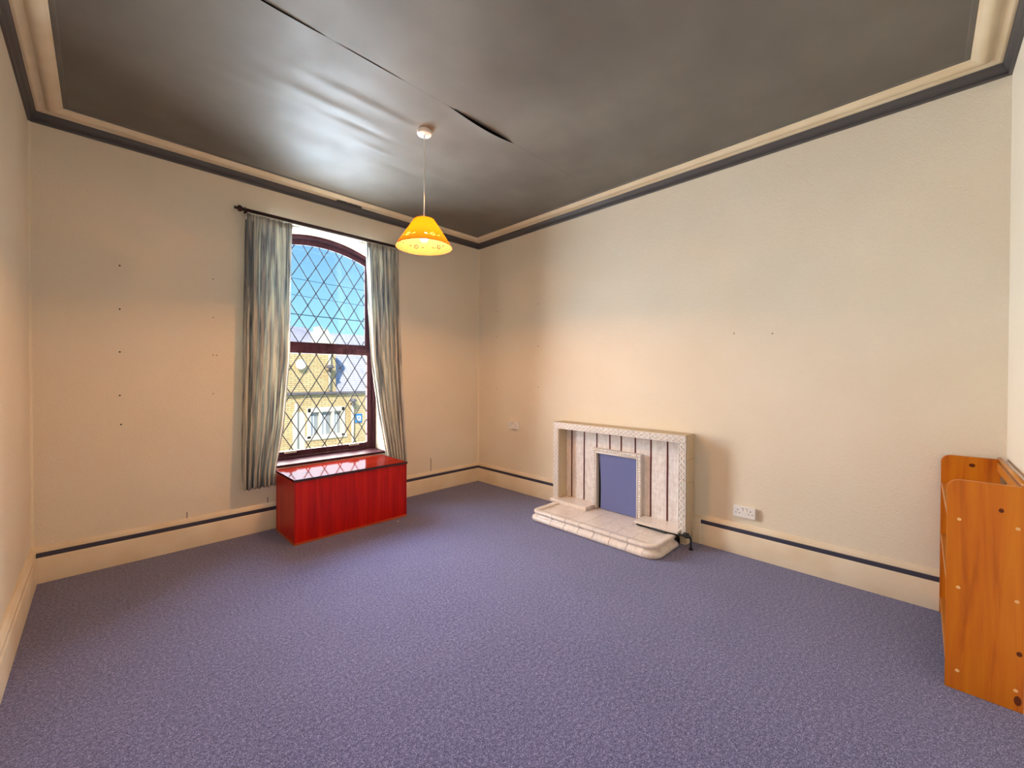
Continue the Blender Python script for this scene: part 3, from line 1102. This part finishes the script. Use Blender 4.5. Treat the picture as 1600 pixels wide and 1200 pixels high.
    add_box(bm, 3.186, PX + 0.008, 2.230, 2.640, 0.081, 0.118, 0.006)
    add_box(bm, 3.186, TX, 2.205, 2.235, 0.081, 0.118, 0.006)
    link('ledge_slab', bm, 'tile_hearth', t)
    bm = bmesh.new()
    add_box(bm, 3.190, PX + 0.008, 1.345, 1.718, 0.100, 0.122, 0.004)
    link('ledge_slab', bm, 'tile_hearth', t)
    box('ledge_gap_shade', 3.195, PX, 1.350, 1.700, 0.088, 0.0995, 'void', t)  # near-black filler painted as the shade under the lifted slab
    # the bowed blue board closing the opening
    b = thing('blue_board', (PX - 0.02, (OY0 + OY1) / 2, 0.085), 'flat blue board closing off the fireplace opening', 'board')
    bm = bmesh.new()
    ya, yb = OY0 + tw + 0.002, OY1 - tw - 0.030
    fr, bk = [], []
    nz, ny = 10, 8
    for j in range(nz + 1):
        s = j / nz
        z = 0.086 + (OZ1 - tw - 0.088) * s
        left = yb + 0.020 * (s ** 3) - 0.004 * math.sin(PI * s)
        fr.append([bm.verts.new((PX - 0.028 + 0.010 * math.sin(PI * s) * (1 - i / ny), ya + (left - ya) * i / ny, z)) for i in range(ny + 1)])
        bk.append([bm.verts.new((v.co.x + 0.005, v.co.y, v.co.z)) for v in fr[-1]])
    for L in (fr, bk):
        for a, c in zip(L, L[1:]):
            for i in range(ny):
                bm.faces.new((a[i], a[i + 1], c[i + 1], c[i]))
    for a, c in ((0, 0), (nz, nz)):
        for i in range(ny):
            bm.faces.new((fr[a][i], fr[a][i + 1], bk[a][i + 1], bk[a][i]))
    for i in (0, ny):
        for j in range(nz):
            bm.faces.new((fr[j][i], fr[j + 1][i], bk[j + 1][i], bk[j][i]))
    link('panel', bm, 'blue_board', b, smooth=False)


build_fireplace()


def build_hearth():
    t = thing('tiled_hearth', (3.1, 1.97, 0), 'raised cream tiled hearth with a moulded rim on the carpet', 'hearth')
    X0, YA, YB_ = 2.822, 2.600, 1.343         # outer foot line
    rl, rr = 0.060, 0.110

    def arc(cx, cy, r, a0, a1, n):
        return [(cx + r * math.cos(a0 + (a1 - a0) * i / n), cy + r * math.sin(a0 + (a1 - a0) * i / n)) for i in range(n + 1)]
    # outward profile: (inset from the foot line, z)
    prof = [(0.012, 0.0), (0.003, 0.004), (0.0, 0.014), (0.0, 0.024), (0.004, 0.034), (0.012, 0.041), (0.022, 0.044), (0.032, 0.050), (0.037, 0.058), (0.035, 0.066), (0.026, 0.070), (0.020, 0.074), (0.019, 0.086), (0.023, 0.092), (0.030, 0.094), (0.078, 0.094), (0.084, 0.090), (0.087, 0.082)]

    def seg(pts_nrm, name='rim_tile'):
        bm = bmesh.new()
        rings = []
        for (x, y), (nx_, ny_) in pts_nrm:
            rings.append([bm.verts.new((x - nx_ * o, y - ny_ * o, z)) for o, z in prof] + [bm.verts.new((x - nx_ * 0.087, y - ny_ * 0.087, 0.0))])
        for a, b in zip(rings, rings[1:]):
            for k in range(len(a)):
                bm.faces.new((a[k], a[(k + 1) % len(a)], b[(k + 1) % len(a)], b[k]))
        bm.faces.new(rings[0])
        bm.faces.new(rings[-1])
        o = link(name, bm, 'tile_hearth', t)
        smooth_angle(o, 50)

    g = 0.0022
    # left side
    xs = [3.30, 3.15, 3.0, X0 + max(rl, 0.09)]
    for a, b in zip(xs, xs[1:]):
        seg([((a - g, YA), (0, 1)), ((b + g, YA), (0, 1))])

    # corners: inset profile needs a radius larger than the rim; mitre the inner part by clamping
    def corner(cx, cy, r, a0, a1):
        n = 10
        pn = []
        for i in range(n + 1):
            a = a0 + (a1 - a0) * i / n
            pn.append(((cx + r * math.cos(a), cy + r * math.sin(a)), (math.cos(a), math.sin(a))))
        seg(pn, 'corner_rim_tile')
    R1, R2 = 0.09, 0.115
    corner(X0 + R1, YA - R1, R1, PI / 2, PI)
    corner(X0 + R2, YB_ + R2, R2, PI, 3 * PI / 2)
    ys = [YA - R1, 2.337, 2.190, 2.043, 1.893, 1.741, 1.590, YB_ + R2]
    for a, b in zip(ys, ys[1:]):
        seg([((X0, a - g), (-1, 0)), ((X0, b + g), (-1, 0))])
    xs = [X0 + R2, 3.06, 3.205]
    for a, b in zip(xs, xs[1:]):
        seg([((a + g, YB_), (0, -1)), ((b - g, YB_), (0, -1))])
    # bed and flat tray tiles
    box('hearth_bed', X0 + 0.080, PX + 0.010, YB_ + 0.080, YA - 0.080, 0.0, 0.0775, 'grout', t)
    box('hearth_bed', 3.20, XR - 0.03, 2.50, 2.596, 0.0, 0.080, 'grout', t)
    xs = [X0 + 0.088, 3.06, 3.21, PX + 0.008]
    ys = [YB_ + 0.088, 1.590, 1.741, 1.893, 2.043, 2.190, 2.337, YA - 0.088]
    for a, b in zip(xs, xs[1:]):
        for c, d in zip(ys, ys[1:]):
            box('tray_tile', a + 0.0007, b - 0.0007, c + 0.0007, d - 0.0007, 0.070, 0.0808 + random.uniform(-.0003, .0003), 'tile_hearth', t)


build_hearth()


def build_pipe():
    t = thing('gas_pipe', (3.225, 1.262, 0), 'black gas pipe with valve beside the hearth corner', 'pipe')
    x = 3.226
    pts = [(x, 1.44, 0.112), (x, 1.36, 0.094), (x, 1.300, 0.092)]
    tube('supply_pipe', [(3.180, 1.56, 0.102), (3.180, 1.40, 0.102), (x - 0.03, 1.335, 0.100), (x, 1.296, 0.096)], 0.0055, 'pipe', t, 8)
    bm = bmesh.new()
    add_lathe(bm, [(0, -0.028), (0.012, -0.028), (0.014, -0.022), (0.014, -0.008), (0.018, -0.006), (0.018, 0.010), (0.013, 0.013), (0.013, 0.026), (0, 0.028)], (x, 1.290, 0.096), 'y', 12)
    link('valve_body', bm, 'pipe', t, smooth=False)
    box('valve_lever', x - 0.006, x + 0.006, 1.268, 1.312, 0.114, 0.121, 'pipe', t, 0.002)
    tube('elbow_pipe', [(x, 1.275, 0.096), (x, 1.262, 0.092), (x, 1.256, 0.080), (x, 1.255, 0.040), (x, 1.255, 0.0)], 0.0085, 'pipe', t, 10)
    lathe('floor_collar', [(0.010, 0.014), (0.015, 0.012), (0.015, 0.0), (0, 0.0)], (x, 1.255, 0.0), 'pipe', t, 'z', 12)


build_pipe()


# ================================================================ sockets
def socket(y0, y1, z0, z1, depth, label):
    t = thing('double_socket', (XR, (y0 + y1) / 2, z0), label, 'socket', 'wall sockets')
    box('back_box', XR - depth + 0.008, XR, y0 + 0.003, y1 - 0.003, z0 + 0.003, z1 - 0.003, 'plastic', t, 0.002)
    x = XR - depth
    box('face_plate', x, x + 0.009, y0, y1, z0, z1, 'plastic', t, 0.004)
    cy, cz = (y0 + y1) / 2, (z0 + z1) / 2
    for s in (-1, 1):
        r = box('rocker_switch', x - 0.004, x + 0.002, cy + s * 0.013 - 0.007, cy + s * 0.013 + 0.007, cz + 0.008, cz + 0.032, 'plastic', t, 0.002)
        box('switch_mark', x - 0.0046, x - 0.0036, cy + s * 0.013 - 0.004, cy + s * 0.013 + 0.004, cz + 0.026, cz + 0.030, 'rocker_red', r)
        c = cy + s * 0.043
        for dy, dz, hw, hh in ((0, 0.012, 0.0025, 0.005), (-0.012, -0.010, 0.004, 0.0022), (0.012, -0.010, 0.004, 0.0022)):
            box('pin_slot', x - 0.0006, x + 0.004, c + dy - hw, c + dy + hw, cz + dz - hh, cz + dz + hh, 'plastic_grey', t)


socket(3.285, 3.445, 0.722, 0.810, 0.034, 'white double wall socket left of the fireplace near the corner')
socket(0.858, 1.008, 0.286, 0.371, 0.026, 'white double wall socket just above the skirting right of the fireplace')


# ================================================================ pine shelf unit
def build_bookcase():
    X0, X1, Y0, Y1, H = 2.600, 3.402, -0.302, -0.082, 0.907
    t = thing('pine_shelf_unit', ((X0 + X1) / 2, (Y0 + Y1) / 2, 0), 'low open pine shelf unit at the right edge of the photo', 'shelf unit')
    r = 0.040
    poly = [(Y0, 0), (Y1, 0), (Y1, H - r)] + [(Y1 - r + r * math.cos(a), H - r + r * math.sin(a)) for a in [PI / 2 * i / 8 for i in range(1, 9)]] + [(Y0, H)]
    near = prism('side_panel', poly, X0, X0 + 0.020, 'yz', 'pine', t, 0.0015)
    far = prism('side_panel', poly, X1 - 0.020, X1, 'yz', 'pine', t, 0.0015)
    for z in (0.084, 0.444, 0.738):
        sh = box('shelf', X0 + 0.020, X1 - 0.020, Y0 + 0.006, Y1 - 0.002, z - 0.009, z + 0.009, 'pine_shelf', t, 0.002)
        for y in (-0.119, -0.279):
            bm = bmesh.new()
            add_lathe(bm, [(0, -0.0012), (0.0058, -0.0012), (0.0066, 0.0), (0.0066, 0.004)], (X0, y, z), 'x', 14)
            link('dowel_plug', bm, 'dowel', t)
    box('back_rail', X0 + 0.020, X1 - 0.020, Y0 - 0.004, Y0 + 0.014, 0.846, 0.892, 'pine_shelf', t, 0.003)
    tube('back_dowel', [(X0 + 0.020, Y0 + 0.004, 0.912), (X1 - 0.02, Y0 + 0.004, 0.912)], 0.009, 'pine_shelf', t, 12)
    # knots on the side panels
    for px_, y, z, a, b in ((X0, -0.235, 0.802, 0.0075, 0.009), (X0, -0.287, 0.235, 0.008, 0.010), (X0, -0.284, 0.045, 0.010, 0.020), (X1 - 0.020, -0.200, 0.862, 0.012, 0.010)):
        bm = bmesh.new()
        n = 14
        ring = [bm.verts.new((px_ - 0.0004, y + a * math.cos(2 * PI * k / n), z + b * math.sin(2 * PI * k / n))) for k in range(n)]
        ring2 = [bm.verts.new((px_ + 0.003, v.co.y, v.co.z)) for v in ring]
        bm.faces.new(ring)
        for k in range(n):
            bm.faces.new((ring[k], ring[(k + 1) % n], ring2[(k + 1) % n], ring2[k]))
        link('knot', bm, 'knot', near if px_ == X0 else far)


build_bookcase()


# ================================================================ pendant lamp
def build_lamp():
    x, y = 1.583, 2.443
    zt, zb = 2.425, 2.232
    t = thing('pendant_lamp', (x, y, ZC), 'orange perforated cone pendant lamp hanging lit from the ceiling', 'lamp')
    lathe('ceiling_rose', [(0, -0.034), (0.040, -0.034), (0.047, -0.030), (0.049, -0.022), (0.049, -0.004), (0.046, 0.004), (0, 0.004)], (x, y, ZC), 'plastic', t, 'z', 32)
    tube('flex', [(x, y, ZC - 0.034), (x, y, zt - 0.02)], 0.0038, 'plastic', t, 8)
    lathe('cord_grip', [(0.0045, 0.055), (0.007, 0.02), (0.010, 0.0), (0.012, -0.004)], (x, y, zt), 'plastic', t, 'z', 16)
    lathe('lamp_holder', [(0.0, 0.0), (0.018, 0.0), (0.020, -0.006), (0.020, -0.055), (0.016, -0.060), (0.0, -0.060)], (x, y, zt - 0.018), 'plastic', t, 'z', 20)
    # shade with pierced flowers
    rb, rt = 0.192, 0.066
    slant = math.hypot(rb - rt, zt - zb)
    nu, nv = 540, 100
    holes = []
    for f in range(6):
        a0 = math.radians(225 - 30 + 60 * f + 2)
        s0 = 0.055
        for k in range(6):
            aa = 2 * PI * k / 6 + 0.3
            holes.append((a0, 0.0125 * math.cos(aa), s0 + 0.0125 * math.sin(aa), 0.0052))
        for sg in (-1, 1):
            holes.append((a0, sg * 0.026, s0 - 0.004, 0.0026))
            holes.append((a0, sg * 0.035, s0 - 0.004, 0.0026))
            holes.append((a0, sg * 0.044, s0 - 0.001, 0.0046))
            holes.append((a0, sg * 0.050, s0 + 0.001, 0.0040))
    bm = bmesh.new()
    rows = []
    for j in range(nv + 1):
        s = j / nv
        r, z = rb + (rt - rb) * s, zb + (zt - zb) * s
        if s > 0.96:                       # rolled top
            q = (s - 0.96) / 0.04
            r -= 0.010 * q * q
        rows.append([bm.verts.new((x + r * math.cos(2 * PI * i / nu), y + r * math.sin(2 * PI * i / nu), z)) for i in range(nu)])
    for j in range(nv):
        s = (j + .5) / nv
        sl = s * slant
        r = rb + (rt - rb) * s
        for i in range(nu):
            a = 2 * PI * (i + .5) / nu
            skip = False
            if 0.03 < sl < 0.08:
                for ha, ho, hs, hr in holes:
                    da = (a - ha + PI) % (2 * PI) - PI
                    d = da * r - ho
                    if d * d + (sl - hs) ** 2 < hr * hr:
                        skip = True
                        break
            if skip:
                continue
            k = (i + 1) % nu
            bm.faces.new((rows[j][i], rows[j][k], rows[j + 1][k], rows[j + 1][i]))
    # top disc
    top = rows[-1]
    ctr = [bm.verts.new((x + 0.021 * math.cos(2 * PI * i / nu), y + 0.021 * math.sin(2 * PI * i / nu), zt + 0.004)) for i in range(nu)]
    for i in range(nu):
        k = (i + 1) % nu
        bm.faces.new((top[i], top[k], ctr[k], ctr[i]))
    sh = link('lamp_shade', bm, 'shade', t, smooth=True)
    bm = bmesh.new()
    n = 96
    add_tube(bm, [(x + rb * math.cos(2 * PI * i / n), y + rb * math.sin(2 * PI * i / n), zb) for i in range(n + 1)], 0.0022, 6, False)
    link('rim_bead', bm, 'shade', sh, smooth=True)
    bz = 2.296
    lathe('bulb', [(0, -0.030), (0.012, -0.0275), (0.022, -0.020), (0.0285, -0.008), (0.030, 0.002), (0.028, 0.013), (0.020, 0.030), (0.015, 0.045), (0.014, 0.075), (0, 0.075)], (x, y, bz), 'bulb', t, 'z', 24)
    ld = bpy.data.lights.new('bulb_light', 'POINT')
    lo = bpy.data.objects.new('bulb_light', ld)
    C.objects.link(lo)
    ld.energy = LAMP_POWER
    ld.color = (1.0, 0.45, 0.155)
    ld.shadow_soft_size = 0.034
    lo.parent = t
    lo.location = (0, 0, bz - ZC)


build_lamp()

# small white fleck of plaster on the carpet in front of the box
bm = bmesh.new()
bmesh.ops.create_icosphere(bm, subdivisions=2, radius=0.006, matrix=Matrix.Translation((1.924, 3.395, 0.003)) @ Matrix.Diagonal((1.5, 1, 0.55, 1)))
for v in bm.verts:
    v.co += Vector((0.0012, 0.0012, 0.0006)) * noise.noise(v.co * 300)
tag(link('plaster_crumb', bm, 'plastic', origin=(1.924, 3.395, 0)), 'tiny white crumb on the carpet by the blanket box', 'crumb')


# ================================================================ outside
def build_outside():
    o = box('ground', -20, 40, YB + 0.6, 60, -3.6, -3.4, 'asphalt')
    tag(o, 'paved street outside the window', 'ground', kind='structure')
    GZ = -3.4
    WY = 16.0
    t = thing('stone_house', (6.4, WY, GZ), 'sunlit yellow stone house with slate roof seen through the window', 'house')
    # front wall of the low wing, with a window opening framed in pale stone
    wx0, wx1, wz0, wz1 = 5.36, 6.73, -1.03, 0.10
    bm = bmesh.new()
    add_box(bm, -4, wx0, WY, WY + 0.4, GZ, 0.66)
    add_box(bm, wx1, 14, WY, WY + 0.4, GZ, 0.66)
    add_box(bm, wx0, wx1, WY, WY + 0.4, GZ, wz0)
    add_box(bm, wx0, wx1, WY, WY + 0.4, wz1, 0.66)
    link('wing_wall', bm, 'stone', t)
    # tall block on the left
    bm = bmesh.new()
    add_box(bm, -4, 6.41, WY + 0.02, WY + 4.0, 0.66, 2.42)
    link('upper_wall', bm, 'stone', t)
    # its roof with a small gable
    prism('main_roof', [(WY - 0.15, 2.36), (WY + 2.6, 3.35), (WY + 5.4, 2.36)], -4, 6.2, 'yz', 'slate', t)
    prism('gable', [(5.55, 2.40), (6.52, 2.40), (6.12, 3.10)], WY + 0.1, WY + 2.5, 'xz', 'ext_trim', t)
    box('chimney', 5.95, 6.12, WY + 0.6, WY + 1.1, 2.6, 3.22, 'ext_trim', t)
    # wing roof
    bm = bmesh.new()
    P = [(6.41, WY - 0.12, 0.70), (14, WY - 0.12, 0.70), (14, WY + 2.7, 3.20), (7.3, WY + 2.7, 3.20), (6.41, WY + 2.0, 2.55)]
    A = [bm.verts.new(p) for p in P]
    B = [bm.verts.new((p[0], p[1] + 0.06, p[2] - 0.12)) for p in P]
    bm.faces.new(A)
    bm.faces.new(B)
    for i in range(5):
        bm.faces.new((A[i], A[(i + 1) % 5], B[(i + 1) % 5], B[i]))
    link('wing_roof', bm, 'slate', t)
    box('gutter', -4, 14, WY - 0.14, WY, 0.60, 0.70, 'ext_dark', t, 0.02)
    # window: surround, mullions, panes, sill
    wn = thing('house_window', (0, 0, 0), '', None)
    del wn['label']
    wn.parent = t
    for q in ((wx0 - 0.02, wx0 + 0.12, wz0, wz1), (wx1 - 0.12, wx1 + 0.02, wz0, wz1), (wx0, wx1, wz1 - 0.16, wz1 + 0.02), (wx0 - 0.1, wx1 + 0.1, wz0 - 0.06, wz0 + 0.10)):
        box('stone_surround', q[0], q[1], WY - 0.05, WY + 0.2, q[2], q[3], 'ext_trim', wn, 0.01)
    for x in (5.78, 6.24):
        box('mullion', x, x + 0.11, WY - 0.02, WY + 0.2, wz0 + 0.1, wz1 - 0.16, 'ext_trim', wn, 0.01)
    for a, b in ((wx0 + 0.12, 5.78), (5.89, 6.24), (6.35, wx1 - 0.12)):
        box('pane', a, b, WY + 0.12, WY + 0.14, wz0 + 0.1, wz1 - 0.16, 'ext_glass', wn)
        box('blind', a + 0.02, a + (b - a) * 0.5, WY + 0.10, WY + 0.115, wz0 + 0.1, wz1 - 0.3, 'ext_white', wn)
    # pipes and door strip
    for x, za, zb in ((6.13, 0.75, 2.3), (7.02, -2.5, 0.28), (4.95, -3.0, 0.3)):
        tube('drainpipe', [(x, WY - 0.10, za), (x, WY - 0.10, zb)], 0.05, 'ext_trim', t, 8)
    box('blocked_doorway', 4.86, 5.28, WY - 0.03, WY + 0.01, -3.0, -0.02, 'ext_trim', t, 0.01)
    lathe('satellite_dish', [(0, 0.0), (0.10, -0.02), (0.17, -0.06), (0.18, -0.065), (0.10, -0.01), (0, 0.02)], (5.09, WY - 0.10, 1.72), 'ext_white', t, 'y', 20)
    for x, z in ((6.10, 1.60), (6.99, 0.30)):
        bm = bmesh.new()
        add_lathe(bm, [(0, 0.12), (0.10, 0.10), (0.16, 0.0), (0.05, -0.03), (0.05, -0.16), (0, -0.18)], (x, WY - 0.22, z), 'z', 12)
        add_tube(bm, [(x, WY, z - 0.1), (x, WY - 0.22, z - 0.1)], 0.03, 6)
        link('wall_lamp', bm, 'ext_dark', t, smooth=True)
    sg = box('wall_sign', 7.16, 7.44, WY - 0.04, WY - 0.01, -0.58, -0.22, 'ext_blue', t, 0.02)
    bm = bmesh.new()
    add_box(bm, 7.22, 7.38, WY - 0.05, WY - 0.042, -0.50, -0.30, 0.01)
    link('sign_panel', bm, 'ext_white', sg)
    bm = bmesh.new()
    add_prism(bm, [(7.26, -0.34), (7.34, -0.34), (7.315, -0.41), (7.315, -0.46), (7.285, -0.46), (7.285, -0.41)], WY - 0.055, WY - 0.0505, 'xz')
    link('sign_symbol', bm, 'ext_blue', sg)
    # farther house at left
    f = thing('far_house', (6.0, 24, GZ), 'pale slate gabled house roof farthest off behind the stone house', 'house')
    prism('house_wall', [(1.0, GZ), (8.9, GZ), (8.9, 3.2), (1.0, 3.2)], 24, 28, 'xz', 'stone', f)
    prism('roof', [(0.6, 3.1), (8.2, 2.9), (6.6, 4.5), (5.4, 5.0)], 23.8, 28.2, 'xz', 'slate', f)
    # overhead cables
    for z0, z1, lab in ((3.513, 3.474, 'topmost of three thin cables crossing the sky outside'), (3.141, 3.084, 'middle of three thin cables crossing the sky outside'), (2.711, 2.693, 'lowest and darkest of three cables crossing the sky outside')):
        sl = (z1 - z0) / 1.786
        r = 0.011 if z0 < 3 else 0.006
        bm = bmesh.new()
        add_tube(bm, [(x, 10, z0 + sl * (x - 3.03) + 0.002 * (x - 4) ** 2 - 0.002) for x in [-3 + 0.8 * i for i in range(18)]], r, 6)
        o = link('overhead_cable', bm, 'cable', origin=(3.9, 10, z0))
        tag(o, lab, 'cable', 'cables outside')


build_outside()
